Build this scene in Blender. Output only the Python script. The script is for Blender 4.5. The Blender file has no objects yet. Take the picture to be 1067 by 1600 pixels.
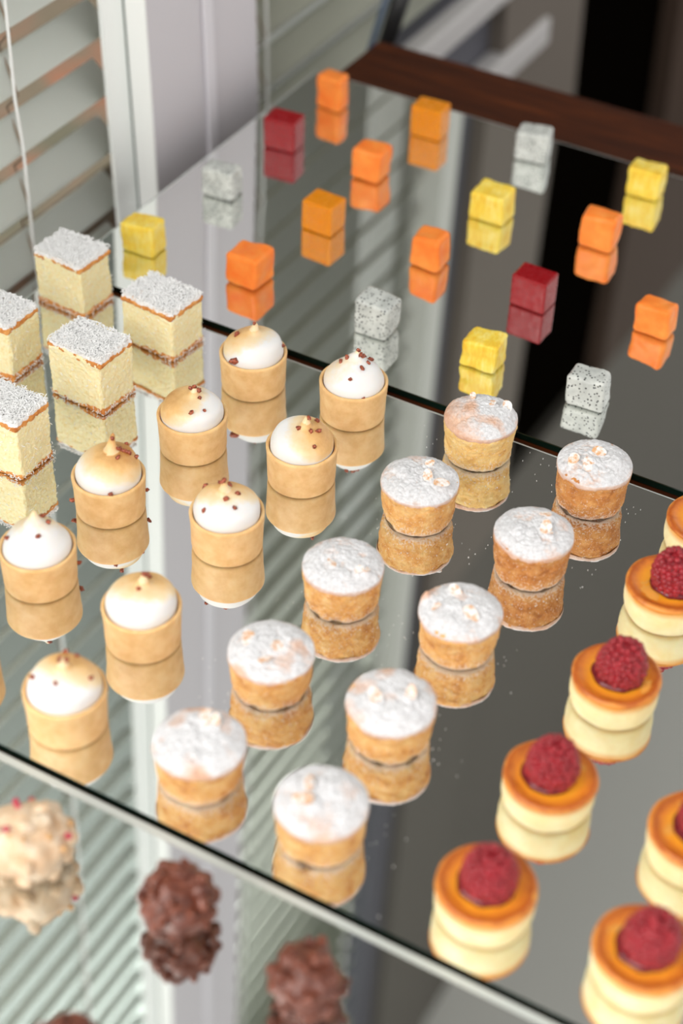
import bpy, bmesh, math, random
import numpy as np
from mathutils import Vector, Matrix, noise
from mathutils.bvhtree import BVHTree
R_ = math.radians
scene = bpy.context.scene
COL = scene.collection

# ------------------------------------------------------------------ camera
CR = Vector((0.8698313840915444, 0.4924206781976306, 0.030252916103636753))
CU = Vector((-0.3430145990687464, 0.5595618267406319, 0.7544743513734541))
CF = Vector((-0.3545903947868516, 0.6666426612046912, -0.6556319197437173))
cam = bpy.data.cameras.new('camera')
camo = bpy.data.objects.new('camera', cam)
COL.objects.link(camo)
camo.matrix_world = Matrix(((CR.x, CU.x, -CF.x, 0), (CR.y, CU.y, -CF.y, 0), (CR.z, CU.z, -CF.z, 0.70), (0, 0, 0, 1)))
cam.sensor_fit = 'VERTICAL'
cam.sensor_height = 36.0
cam.sensor_width = 24.0
cam.lens = 61.6766
cam.clip_start = 0.02
cam.clip_end = 50
cam.dof.use_dof = True
cam.dof.focus_distance = 1.085
cam.dof.aperture_fstop = 3.8
scene.camera = camo

# ------------------------------------------------------------------ world, lights, exposure
world = bpy.data.worlds.new('world')
scene.world = world
world.use_nodes = True
bg = world.node_tree.nodes['Background']
bg.inputs['Color'].default_value = (1.0, 0.985, 0.96, 1)
bg.inputs['Strength'].default_value = 0.80

def area(name, loc, target, size, power, color):
    l = bpy.data.lights.new(name, 'AREA')
    l.shape = 'RECTANGLE'; l.size = size[0]; l.size_y = size[1]
    l.energy = power; l.color = color
    o = bpy.data.objects.new(name, l); COL.objects.link(o)
    o.location = loc
    o.rotation_euler = (Vector(target) - Vector(loc)).to_track_quat('-Z', 'Y').to_euler()
    return o
area('side_window_daylight', (-1.35, -1.05, 1.60), (-0.35, 0.75, 0.0), (1.1, 1.3), 22, (1.0, 0.97, 0.93))
area('rear_key_lamp', (-0.15, -1.75, 1.90), (-0.40, 0.80, 0.0), (1.7, 1.4), 21, (1.0, 0.97, 0.93))  # added second key lamp to light the pier jamb, not a window
area('outdoor_daylight', (-0.95, 1.50, 3.70), (-1.20, 1.55, 0.0), (0.35, 2.6), 95, (0.96, 1.0, 0.98))

scene.view_settings.view_transform = 'Standard'
scene.view_settings.look = 'None'
scene.view_settings.gamma = 1
scene.view_settings.exposure = 0.57
scene.view_settings.use_curve_mapping = False

# ------------------------------------------------------------------ helpers
def link(o, parent=None):
    COL.objects.link(o)
    if parent is not None: o.parent = parent
    return o
def mk(name, verts, faces, mat, parent=None, loc=(0, 0, 0), rz=0.0, smooth=True, fmat=None):
    me = bpy.data.meshes.new(name)
    me.from_pydata([tuple(v) for v in verts], [], faces)
    me.validate()
    mats = mat if isinstance(mat, (list, tuple)) else [mat]
    for m in mats: me.materials.append(m)
    me.polygons.foreach_set('use_smooth', [smooth] * len(me.polygons))
    if fmat is not None: me.polygons.foreach_set('material_index', fmat)
    me.update()
    o = bpy.data.objects.new(name, me)
    o.location = loc; o.rotation_euler = (0, 0, rz)
    return link(o, parent)
def empty(name, loc, rz=0.0):
    o = bpy.data.objects.new(name, None)
    o.empty_display_size = 0.01
    o.location = loc; o.rotation_euler = (0, 0, rz)
    return link(o)
def tag(o, label=None, cat=None, group=None, kind=None):
    if label: o['label'] = label
    if cat: o['category'] = cat
    if group: o['group'] = group
    if kind: o['kind'] = kind
    return o
def recalc(o):
    bm = bmesh.new(); bm.from_mesh(o.data)
    bmesh.ops.recalc_face_normals(bm, faces=bm.faces)
    bm.to_mesh(o.data); bm.free()
def box_geo(x0, x1, y0, y1, z0, z1):
    v = [(x0, y0, z0), (x1, y0, z0), (x1, y1, z0), (x0, y1, z0), (x0, y0, z1), (x1, y0, z1), (x1, y1, z1), (x0, y1, z1)]
    f = [(0, 3, 2, 1), (4, 5, 6, 7), (0, 1, 5, 4), (1, 2, 6, 5), (2, 3, 7, 6), (3, 0, 4, 7)]
    return v, f
def boxes(lst):
    V, F = [], []
    for b in lst:
        v, f = box_geo(*b)
        n = len(V); V += v; F += [tuple(i + n for i in q) for q in f]
    return V, F
def boxo(name, b, mat, parent=None, bevel=0.0, label=None, cat=None, kind=None):
    v, f = box_geo(*b)
    o = mk(name, v, f, mat, parent, smooth=False)
    if bevel:
        m = o.modifiers.new('bevel', 'BEVEL'); m.width = bevel; m.segments = 3
    tag(o, label, cat, None, kind)
    return o
def tube_geo(pts, r, n=8):
    V, F = [], []
    pts = [Vector(p) for p in pts]
    for i, p in enumerate(pts):
        d = (pts[min(i + 1, len(pts) - 1)] - pts[max(i - 1, 0)]).normalized()
        a = d.cross(Vector((0.31, 0.87, 0.2))).normalized(); b = d.cross(a)
        for k in range(n):
            t = 2 * math.pi * k / n
            V.append(p + (a * math.cos(t) + b * math.sin(t)) * r)
    for i in range(len(pts) - 1):
        for k in range(n):
            F.append((i * n + k, i * n + (k + 1) % n, (i + 1) * n + (k + 1) % n, (i + 1) * n + k))
    F.append(tuple(range(n - 1, -1, -1))); F.append(tuple((len(pts) - 1) * n + k for k in range(n)))
    return V, F
def catmull(prof, n):
    """resample a profile of (r, z) points smoothly into n points"""
    P = [np.array(p, float) for p in prof]
    L = [0.0]
    for a, b in zip(P, P[1:]): L.append(L[-1] + np.linalg.norm(b - a))
    out = []
    for i in range(n):
        s = L[-1] * i / (n - 1)
        k = max(0, min(len(P) - 2, int(np.searchsorted(L, s, 'right')) - 1))
        t = (s - L[k]) / max(1e-9, L[k + 1] - L[k])
        p0 = P[max(k - 1, 0)]; p1 = P[k]; p2 = P[k + 1]; p3 = P[min(k + 2, len(P) - 1)]
        q = .5 * ((2 * p1) + (-p0 + p2) * t + (2 * p0 - 5 * p1 + 4 * p2 - p3) * t * t + (-p0 + 3 * p1 - 3 * p2 + p3) * t ** 3)
        out.append((max(0.0, q[0]), q[1]))
    return out
def lathe(prof, nseg, disp=None):
    """closed lathe; first and last profile points are poles; disp(p, normal_rz, t) -> Vector offset"""
    V, F = [], []
    n = len(prof)
    V.append(Vector((0, 0, prof[0][1])))
    for i in range(1, n - 1):
        r, z = prof[i]
        tr = prof[i + 1][0] - prof[i - 1][0]; tz = prof[i + 1][1] - prof[i - 1][1]
        l = math.hypot(tr, tz) or 1; nr, nz = tz / l, -tr / l
        for k in range(nseg):
            a = 2 * math.pi * k / nseg
            p = Vector((r * math.cos(a), r * math.sin(a), z))
            if disp:
                p = p + disp(p, Vector((nr * math.cos(a), nr * math.sin(a), nz)), i / (n - 1))
            V.append(p)
    V.append(Vector((0, 0, prof[-1][1])))
    if disp:
        V[-1] = V[-1] + disp(V[-1], Vector((0, 0, 1)), 1.0)
    for k in range(nseg):
        F.append((0, 1 + (k + 1) % nseg, 1 + k))
    for i in range(n - 3):
        a = 1 + i * nseg; b = a + nseg
        for k in range(nseg):
            k2 = (k + 1) % nseg
            F.append((a + k, a + k2, b + k2, b + k))
    a = 1 + (n - 3) * nseg; e = len(V) - 1
    for k in range(nseg):
        F.append((a + k, a + (k + 1) % nseg, e))
    return V, F
def fbm(p, s, o=3):
    v = 0.0; a = 1.0
    for i in range(o):
        v += a * noise.noise(p * s); s *= 2.1; a *= .5
    return v
_ico = {}
def ico(sub):
    if sub not in _ico:
        bm = bmesh.new(); bmesh.ops.create_icosphere(bm, subdivisions=sub, radius=1.0)
        bm.verts.ensure_lookup_table()
        _ico[sub] = ([v.co.copy() for v in bm.verts], [tuple(v.index for v in f.verts) for f in bm.faces]); bm.free()
    return _ico[sub]

# ------------------------------------------------------------------ materials
def srgb(r, g, b):
    f = lambda c: ((c / 255) / 12.92) if c / 255 <= .04045 else (((c / 255) + .055) / 1.055) ** 2.4
    return (f(r), f(g), f(b), 1)
class NT:
    def __init__(s, name):
        s.m = bpy.data.materials.new(name); s.m.use_nodes = True
        s.t = s.m.node_tree; s.b = s.t.nodes['Principled BSDF']; s._c = None
    def n(s, typ, **kw):
        x = s.t.nodes.new(typ)
        for k, v in kw.items():
            if k.startswith('_'): setattr(x, k[1:], v)
            else: x.inputs[k].default_value = v
        return x
    def l(s, a, b): s.t.links.new(a, b)
    def co(s):
        """object coordinates shifted by a random amount per object"""
        if s._c is None:
            tc = s.n('ShaderNodeTexCoord'); oi = s.n('ShaderNodeObjectInfo')
            mu = s.n('ShaderNodeMath', _operation='MULTIPLY'); mu.inputs[1].default_value = 3.7
            s.l(oi.outputs['Random'], mu.inputs[0])
            va = s.n('ShaderNodeVectorMath', _operation='ADD')
            s.l(tc.outputs['Object'], va.inputs[0]); s.l(mu.outputs[0], va.inputs[1])
            s._c = va.outputs[0]; s.obj = tc.outputs['Object']
        return s._c
    def noise(s, scale, detail=4, rough=.6, vec=None):
        x = s.n('ShaderNodeTexNoise'); x.inputs['Scale'].default_value = scale
        x.inputs['Detail'].default_value = detail; x.inputs['Roughness'].default_value = rough
        s.l(vec or s.co(), x.inputs['Vector']); return x.outputs['Fac']
    def ramp(s, fac, stops):
        x = s.n('ShaderNodeValToRGB'); e = x.color_ramp.elements
        while len(e) < len(stops): e.new(.5)
        for i, (p, c) in enumerate(stops):
            e[i].position = p
            e[i].color = c if isinstance(c, (tuple, list)) else (c, c, c, 1)
        s.l(fac, x.inputs['Fac']); return x.outputs['Color']
    def mix(s, fac, a, b):
        x = s.n('ShaderNodeMix', _data_type='RGBA')
        if isinstance(fac, (int, float)): x.inputs[0].default_value = fac
        else: s.l(fac, x.inputs[0])
        for i, v in ((6, a), (7, b)):
            if isinstance(v, tuple): x.inputs[i].default_value = v
            else: s.l(v, x.inputs[i])
        return x.outputs[2]
    def math(s, op, a, b=0.0):
        x = s.n('ShaderNodeMath', _operation=op)
        for i, v in ((0, a), (1, b)):
            if isinstance(v, (int, float)): x.inputs[i].default_value = v
            else: s.l(v, x.inputs[i])
        return x.outputs[0]
    def bump(s, h, strength=.5, dist=.001):
        x = s.n('ShaderNodeBump'); x.inputs['Strength'].default_value = strength
        x.inputs['Distance'].default_value = dist; s.l(h, x.inputs['Height'])
        s.l(x.outputs[0], s.b.inputs['Normal'])
    def set(s, **kw):
        for k, v in kw.items():
            i = s.b.inputs[k.replace('_', ' ')]
            if isinstance(v, (int, float, tuple)): i.default_value = v
            else: s.l(v, i)
        return s
    def sss(s, w, rad, scale):
        s.b.inputs['Subsurface Weight'].default_value = w
        s.b.inputs['Subsurface Radius'].default_value = rad
        s.b.inputs['Subsurface Scale'].default_value = scale
        return s
def plain(name, col, rough=.6, metal=0.0, spec=None):
    m = NT(name); m.set(Base_Color=col, Roughness=rough, Metallic=metal)
    if spec is not None: m.b.inputs['Specular IOR Level'].default_value = spec
    return m.m

M = {}
M['mirror'] = plain('mirror_glass', (0.85, 0.868, 0.85, 1), 0.0, 1.0)
M['bevel'] = plain('ground_glass_bevel', (0.56, 0.60, 0.58, 1), 0.3)
M['edge'] = plain('dark_green_glass_edge', (0.002, 0.012, 0.008, 1), 0.12)
m = NT('dark_wood')
mp = m.n('ShaderNodeMapping'); mp.inputs['Scale'].default_value = (1.2, 14, 14)
m.co(); m.l(m.obj, mp.inputs['Vector'])
g = m.noise(9, 6, .6, mp.outputs[0])
m.set(Base_Color=m.ramp(g, [(.3, srgb(44, 15, 1)), (.55, srgb(70, 29, 3)), (.75, srgb(98, 46, 9))]), Roughness=.62)
m.b.inputs['Specular IOR Level'].default_value = .2
m.bump(g, .3, .001); M['wood'] = m.m
M['pier'] = plain('painted_pier_lilac_white', srgb(200, 197, 202), .7)
M['frame'] = plain('white_window_frame', srgb(246, 250, 248), .45)
M['seal'] = plain('grey_green_window_seal', srgb(96, 112, 106), .5)
def slatmat(name, col, tr):
    m = NT(name); m.set(Base_Color=col, Roughness=.55)
    t = m.n('ShaderNodeBsdfTranslucent', Color=col); mx = m.n('ShaderNodeMixShader', Fac=tr)
    m.l(m.b.outputs[0], mx.inputs[1]); m.l(t.outputs[0], mx.inputs[2])
    m.l(mx.outputs[0], m.t.nodes['Material Output'].inputs['Surface']); return m.m
M['slat'] = slatmat('pale_blind_slat', srgb(243, 247, 242), .40)
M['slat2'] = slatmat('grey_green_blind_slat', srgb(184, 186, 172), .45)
M['cord'] = plain('white_cord', srgb(240, 242, 240), .7)
M['ladder'] = plain('brown_ladder_cord', srgb(140, 122, 104), .7)
m = NT('outside_wall_taupe')
m.set(Base_Color=m.ramp(m.noise(9, 2, .5), [(.38, srgb(146, 142, 122)), (.52, srgb(168, 150, 130)), (.64, srgb(206, 146, 118))]), Roughness=.9)
M['outside'] = m.m
M['palesky'] = plain('pale_sky_backdrop', srgb(188, 196, 190), .9)  # colour of the added backdrop that stands for bright sky
M['greenbackdrop'] = plain('grey_green_backdrop', srgb(226, 229, 218), .9)  # colour of the added backdrop behind the second blind
M['sillwhite'] = plain('white_painted_rail', srgb(190, 188, 188), .5)
M['greywall'] = plain('blue_grey_wall', srgb(84, 84, 92), .7)
M['taupe'] = plain('taupe_paint', srgb(106, 98, 90), .8)
M['black'] = plain('black_panel', (0.002, 0.0015, 0.001, 1), 1.0, 0, 0.0)
M['brown'] = plain('dark_brown_panel', srgb(70, 56, 47), .8, 0, .2)
M['ceiling'] = plain('ceiling_grey', srgb(214, 214, 210), .9)
M['upper'] = plain('upper_wall_grey', srgb(92, 88, 82), .9)
M['floor'] = plain('floor_grey_brown', srgb(96, 88, 80), .7)
M['metal'] = plain('black_metal', (0.004, 0.004, 0.005, 1), .35)
M['bluehighlight'] = plain('blue_grey_highlight', srgb(80, 96, 118), .35)  # highlight on the stand leg, put into a colour
gm = NT('window_glass'); gm.set(Base_Color=(1, 1, 1, 1), Roughness=0.0); gm.b.inputs['Transmission Weight'].default_value = 1.0; gm.b.inputs['IOR'].default_value = 1.02
M['glass'] = gm.m

# --- food
m = NT('shortcrust'); nz = m.noise(120, 5, .6); n2 = m.noise(900, 3, .6)
m.set(Base_Color=m.ramp(nz, [(.3, (.76, .45, .18, 1)), (.55, (.86, .56, .26, 1)), (.8, (.91, .65, .34, 1))]), Roughness=.55)
m.sss(.25, (1, .45, .2), .003); m.bump(m.math('ADD', nz, m.math('MULTIPLY', n2, .35)), .35, .0006); M['crust'] = m.m
m = NT('toasted_meringue')
at = m.n('ShaderNodeAttribute'); at.attribute_name = 'toast'
tn = m.math('ADD', at.outputs['Fac'], m.math('MULTIPLY', m.math('SUBTRACT', m.noise(170, 4, .6), .5), .35))
m.set(Base_Color=m.ramp(tn, [(.20, (.82, .815, .81, 1)), (.40, (.86, .70, .46, 1)), (.68, (.82, .52, .22, 1)), (1.0, (.50, .22, .05, 1))]), Roughness=.42)
m.sss(.5, (1, .8, .6), .003); m.bump(m.noise(300, 3), .12, .0006); M['meringue'] = m.m
m = NT('caramel_nib'); m.set(Base_Color=m.ramp(m.noise(700, 3), [(.35, (.12, .018, .008, 1)), (.65, (.52, .13, .06, 1))]), Roughness=.28)
m.bump(m.noise(900, 3), .5, .0005); M['nib'] = m.m
m = NT('sponge_crumb')
nz = m.noise(420, 5, .7); vo = m.n('ShaderNodeTexVoronoi'); vo.inputs['Scale'].default_value = 620; m.l(m.co(), vo.inputs['Vector'])
m.set(Base_Color=m.ramp(nz, [(.3, (.92, .70, .32, 1)), (.46, (.98, .84, .49, 1)), (.7, (.99, .91, .65, 1))]), Roughness=.85)
m.sss(.35, (1, .7, .35), .004)
m.bump(m.math('ADD', nz, m.math('MULTIPLY', vo.outputs['Distance'], .6)), .55, .001); M['sponge'] = m.m
m = NT('baked_brown_crust'); nz = m.noise(160, 5, .65)
m.set(Base_Color=m.ramp(nz, [(.3, (.46, .13, .02, 1)), (.55, (.74, .31, .07, 1)), (.8, (.90, .56, .24, 1))]), Roughness=.7)
m.bump(m.noise(600, 4), .8, .001); M['bakedcrust'] = m.m
m = NT('coconut_white'); m.set(Base_Color=(.92, .92, .92, 1), Roughness=.7); m.sss(.3, (1, 1, 1), .001); M['coconut'] = m.m
m = NT('powdered_topping'); nz = m.noise(230, 5, .65)
m.set(Base_Color=m.ramp(nz, [(.30, (.86, .58, .40, 1)), (.38, (.86, .80, .76, 1)), (.45, (.92, .92, .93, 1))]), Roughness=.85)
m.bump(m.noise(900, 4), .8, .001); M['powdertop'] = m.m
# cake sides: golden crumb, sugar-dusted at the foot; three degrees of baking
def cakeside(name, a, b, c_):
    m = NT(name); m.co()
    nz = m.noise(110, 5, .65); n2 = m.noise(750, 4, .7); n3 = m.noise(260, 4, .6)
    sx = m.n('ShaderNodeSeparateXYZ'); m.l(m.obj, sx.inputs[0])
    c = m.ramp(nz, [(.28, a), (.46, b), (.68, c_)])
    foot = m.ramp(sx.outputs['Z'], [(.0, 1.0), (.0030, .35), (.010, 0.0)])
    dust = m.math('MULTIPLY', m.math('GREATER_THAN', m.math('ADD', n2, m.math('MULTIPLY', foot, .26)), .61), .60)
    c = m.mix(dust, c, (.86, .76, .68, 1))
    m.set(Base_Color=c, Roughness=.8); m.sss(.15, (1, .5, .2), .003)
    m.bump(m.math('ADD', n3, m.math('MULTIPLY', n2, .6)), .8, .0012); return m.m
M['side_gold'] = cakeside('golden_cake_side', (.50, .17, .03, 1), (.76, .38, .11, 1), (.88, .58, .24, 1))
M['side_pale'] = cakeside('pale_crumb_cake_side', (.66, .30, .06, 1), (.86, .55, .19, 1), (.92, .68, .30, 1))
M['side_brown'] = cakeside('browned_cake_side', (.32, .09, .018, 1), (.58, .23, .055, 1), (.76, .40, .14, 1))
m = NT('sugared_crust'); m.co()
at = m.n('ShaderNodeAttribute'); at.attribute_name = 'bare'
bn = m.math('ADD', at.outputs['Fac'], m.math('MULTIPLY', m.math('SUBTRACT', m.noise(330, 5, .7), .5), .9))
gold = m.ramp(m.noise(200, 3), [(.3, (.60, .28, .14, 1)), (.7, (.80, .50, .33, 1))])
white = m.ramp(m.noise(500, 4), [(.3, (.58, .57, .58, 1)), (.6, (.76, .76, .78, 1))])
m.set(Base_Color=m.mix(m.ramp(bn, [(.20, 0.0), (.50, .40), (.95, .85)]), white, gold), Roughness=.85)
m.bump(m.math('ADD', m.noise(350, 4, .6), m.math('MULTIPLY', m.noise(1300, 3), .5)), .6, .001); M['sugarcrust'] = m.m
m = NT('sugared_almond'); m.set(Base_Color=m.ramp(m.noise(300, 4), [(.38, (.74, .40, .19, 1)), (.56, (.93, .90, .88, 1))]), Roughness=.75); m.bump(m.noise(900, 3), .5, .0006); M['almond'] = m.m
# cheesecake
m = NT('cheesecake_side'); m.co(); nz = m.noise(70, 4, .6)
sx = m.n('ShaderNodeSeparateXYZ'); m.l(m.obj, sx.inputs[0])
c = m.ramp(nz, [(.3, (.90, .72, .34, 1)), (.6, (.94, .83, .50, 1)), (.8, (.95, .87, .60, 1))])
up = m.ramp(m.math('ADD', m.math('MULTIPLY', sx.outputs['Z'], 48.0), m.math('MULTIPLY', m.math('SUBTRACT', nz, .5), .35)), [(.70, 0.0), (.95, 1.0)])
c = m.mix(up, c, (.84, .36, .06, 1))
lowr = m.ramp(m.math('MULTIPLY', sx.outputs['Z'], 48.0), [(.0, .5), (.12, 0.0)])
m.set(Base_Color=m.mix(lowr, c, (.80, .42, .10, 1)), Roughness=.5); m.sss(.35, (1, .6, .25), .004)
m.bump(m.noise(240, 4), .25, .001); M['cheeseside'] = m.m
m = NT('cheesecake_top'); m.co()
sx = m.n('ShaderNodeSeparateXYZ'); m.l(m.obj, sx.inputs[0])
rr = m.math('SQRT', m.math('ADD', m.math('MULTIPLY', sx.outputs['X'], sx.outputs['X']), m.math('MULTIPLY', sx.outputs['Y'], sx.outputs['Y'])))
rn = m.math('ADD', m.math('MULTIPLY', rr, 37.5), m.math('MULTIPLY', m.math('SUBTRACT', m.noise(90, 4, .6), .5), .30))
m.set(Base_Color=m.ramp(rn, [(.25, (.90, .39, .025, 1)), (.55, (.88, .33, .018, 1)), (.70, (.74, .22, .02, 1)), (.83, (.42, .085, .008, 1)), (.93, (.74, .28, .04, 1))]), Roughness=.42)
m.sss(.2, (1, .4, .1), .003); m.bump(m.noise(200, 4), .3, .001); M['cheesetop'] = m.m
m = NT('raspberry'); m.set(Base_Color=m.ramp(m.noise(200, 3), [(.3, (.20, .003, .009, 1)), (.7, (.38, .008, .020, 1))]), Roughness=.36)
m.b.inputs['Sheen Weight'].default_value = .18; m.b.inputs['Sheen Tint'].default_value = (1, .6, .6, 1)
m.sss(.3, (1, .15, .1), .002); m.bump(m.noise(1500, 2), .15, .0003); M['raspberry'] = m.m
m = NT('berry_glaze'); m.set(Base_Color=(.13, .002, .008, 1), Roughness=.08); M['glaze'] = m.m
# fruit
def fruit(name, lo, hi, rough, sub, scale=60, bs=.3, bscale=250, rad=(1, .4, .15)):
    m = NT(name); m.set(Base_Color=m.ramp(m.noise(scale, 4, .6), [(.3, lo), (.7, hi)]), Roughness=rough)
    m.sss(sub, rad, .004); m.bump(m.noise(bscale, 4), bs, .001); m.b.inputs['Specular IOR Level'].default_value = .22; return m
M['papaya'] = fruit('papaya_flesh', (.92, .19, .022, 1), (.99, .33, .065, 1), .36, .35, bs=.18).m
m = NT('pineapple_flesh'); m.co(); mp = m.n('ShaderNodeMapping'); mp.inputs['Scale'].default_value = (2.2, 1, .35); mp.inputs['Rotation'].default_value = (.3, .4, .5)
m.l(m.co(), mp.inputs['Vector']); fb = m.noise(190, 5, .65, mp.outputs[0])
m.set(Base_Color=m.ramp(m.math('ADD', m.math('MULTIPLY', fb, .5), m.math('MULTIPLY', m.noise(60, 3), .5)), [(.36, (.84, .48, .02, 1)), (.5, (.91, .66, .07, 1)), (.66, (.93, .80, .28, 1))]), Roughness=.38)
m.sss(.35, (1, .7, .2), .005); m.bump(fb, .6, .0012); M['pineapple'] = m.m
m = NT('dragon_fruit_flesh'); m.co()
vo = m.n('ShaderNodeTexVoronoi'); vo.inputs['Scale'].default_value = 410; m.l(m.co(), vo.inputs['Vector'])
seed = m.math('LESS_THAN', vo.outputs['Distance'], .27)
base = m.ramp(m.noise(90, 4), [(.35, (.46, .48, .46, 1)), (.65, (.64, .66, .63, 1))])
m.set(Base_Color=m.mix(seed, base, (.006, .006, .008, 1)), Roughness=.34)
m.sss(.3, (1, 1, 1), .003); m.bump(m.math('ADD', m.noise(300, 4), m.math('MULTIPLY', seed, .5)), .3, .0008); M['dragon'] = m.m
m = NT('mango_jelly'); m.set(Base_Color=(.74, .25, .004, 1), Roughness=m.ramp(m.noise(260, 4), [(.35, .18), (.7, .42)])); m.sss(.4, (1, .4, .08), .004)
m.b.inputs['Specular IOR Level'].default_value = .3; m.bump(m.noise(420, 4), .25, .0008); M['mango'] = m.m
m = NT('berry_jelly'); m.set(Base_Color=(.28, .003, .007, 1), Roughness=m.ramp(m.noise(260, 4), [(.35, .20), (.7, .42)])); m.sss(.15, (1, .1, .08), .002)
m.b.inputs['Specular IOR Level'].default_value = .3; m.bump(m.noise(420, 4), .25, .0008); M['redjelly'] = m.m
m = NT('milk_chocolate'); m.set(Base_Color=m.ramp(m.noise(130, 4), [(.3, (.085, .020, .011, 1)), (.7, (.23, .068, .038, 1))]), Roughness=.3); m.bump(m.noise(400, 4), .4, .001); M['choc'] = m.m
m = NT('white_chocolate'); m.set(Base_Color=m.ramp(m.noise(90, 4), [(.3, (.62, .38, .21, 1)), (.5, (.74, .55, .37, 1)), (.72, (.80, .68, .54, 1))]), Roughness=.45); m.sss(.2, (1, .7, .5), .003); m.bump(m.noise(300, 4), .4, .001); M['whitechoc'] = m.m
M['redbit'] = plain('dried_berry', (.55, .05, .09, 1), .5)
M['nut'] = plain('toasted_nut', (.62, .36, .16, 1), .55)

# ------------------------------------------------------------------ structure
boxo('floor', (-1.6, 2.2, -1.6, 4.4, -0.80, -0.75), M['floor'], kind='structure')
boxo('ceiling', (-0.88, 2.2, 0.0, 4.4, 2.70, 2.75), M['ceiling'], kind='structure')
XW = -0.72
# the window wall left of the table: pier between two windows
w = mk('wall_left', *boxes([(-0.7388, XW, 1.0160, 1.170, -0.75, 2.70), (-0.80, -0.7388, 1.0160, 1.170, -0.75, -0.30), (-0.80, -0.7388, 1.0160, 1.170, 2.2, 2.70), (-0.80, XW, 0.30, 1.016, -0.75, -0.30),
                            (-0.80, XW, 0.30, 1.016, 2.2, 2.70), (-0.80, XW, 0.22, 0.30, -0.75, 2.70)]), M['pier'], smooth=False)
tag(w, kind='structure')
boxo('lit_jamb_strip', (-0.7386, XW - .0002, 1.0142, 1.0158, -0.75, 2.70), plain('lit_jamb_white', srgb(248, 250, 248), .5), kind='structure')  # added whiter strip: the direct light on the jamb put into colour
tr = boxo('trim_1', (XW, XW + .004, 1.088, 1.101, -0.75, 2.70), plain('pier_bead', srgb(214, 212, 218), .6), bevel=.0015, kind='structure')
w = mk('wall_lower', *boxes([(-0.80, -0.765, 1.170, 1.93, -0.75, -0.135), (-0.80, -0.765, 1.170, 1.93, 2.2, 2.70)]), M['greywall'], smooth=False)
tag(w, kind='structure')
boxo('trim_2', (-0.765, -0.742, 1.172, 1.86, -0.168, -0.135), M['sillwhite'], bevel=.004, kind='structure')
boxo('trim_3', (-0.765, -0.738, 1.172, 1.865, -0.270, -0.235), M['sillwhite'], bevel=.004, kind='structure')
w = mk('wall_far', *boxes([(-0.80, -0.745, 1.745, 1.985, -0.75, 1.14)]), M['taupe'], smooth=False); tag(w, kind='structure')
w = mk('wall_recess', *boxes([(-0.80, -0.765, 1.675, 1.745, -0.135, 2.2)]), M['greywall'], smooth=False); tag(w, kind='structure')
w = mk('door_1', *boxes([(-0.83, -0.80, 1.985, 2.46, -0.75, 1.14)]), M['black'], smooth=False); tag(w, kind='structure')
w = mk('wall_back', *boxes([(-0.83, -0.77, 2.46, 4.4, -0.75, 1.14)]), M['brown'], smooth=False); tag(w, kind='structure')
w = mk('wall_upper', *boxes([(-0.83, -0.78, 1.985, 4.4, 1.14, 2.70), (-0.83, -0.748, 1.745, 1.985, 1.14, 2.70)]), M['upper'], smooth=False); tag(w, kind='structure')
w = mk('added_ledge_outside', *boxes([(-1.30, -0.87, -0.2, 3.4, -0.20, -0.12)]), M['outside'], smooth=False); tag(w, kind='structure')  # added ledge catching light from above, to brighten the blind gaps
w = mk('wall_outside', *boxes([(-1.32, -1.30, -0.2, 3.4, -0.75, 0.30)]), M['outside'], smooth=False); tag(w, kind='structure')
w = mk('sky_backdrop_pale', *boxes([(-1.34, -1.32, -0.2, 2.10, 0.30, 3.6)]), M['palesky'], smooth=False); tag(w, kind='structure')  # added backdrop for bright sky behind the first blind, no real wall
w = mk('added_backdrop_grey', *boxes([(-1.34, -1.32, 2.10, 3.4, 0.30, 3.6)]), M['greenbackdrop'], smooth=False); tag(w, kind='structure')  # added backdrop setting the brightness behind the second blind, no real wall

def window(name, y0, y1, z0, z1, fr_near, fr_far, xg):
    root = empty(name, (0, 0, 0)); tag(root, kind='structure')
    mk('window_frame', *boxes([(xg - .03, xg + .018, y1 - fr_far, y1, z0, z1), (xg - .03, xg + .018, y0, y0 + fr_near, z0, z1),
                               (xg - .03, xg + .018, y0 + fr_near, y1 - fr_far, z0, z0 + .03), (xg - .03, xg + .018, y0 + fr_near, y1 - fr_far, z1 - .03, z1)]), M['frame'], root, smooth=False)
    mk('window_pane', *boxes([(xg - .026, xg - .022, y0 + fr_near, y1 - fr_far, z0 + .03, z1 - .03)]), M['glass'], root, smooth=False)
    return root
w1 = window('window_1', 0.30, 1.172, -0.30, 2.2, .03, .020, -0.830)
boxo('window_seal', (-0.7450, -0.7390, 1.0135, 1.0158, -0.30, 2.2), M['seal'], w1)
boxo('window_jamb_frame', (-0.7430, -0.7400, 0.987, 1.0135, -0.30, 2.2), M['frame'], w1)
w2 = window('window_2', 1.172, 1.672, -0.135, 2.2, .004, .004, -0.835)
boxo('window_mullion', (-0.782, -0.745, 1.632, 1.672, 0.03, 1.42), plain('mullion_paint', srgb(196, 198, 192), .6), w2)

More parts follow.
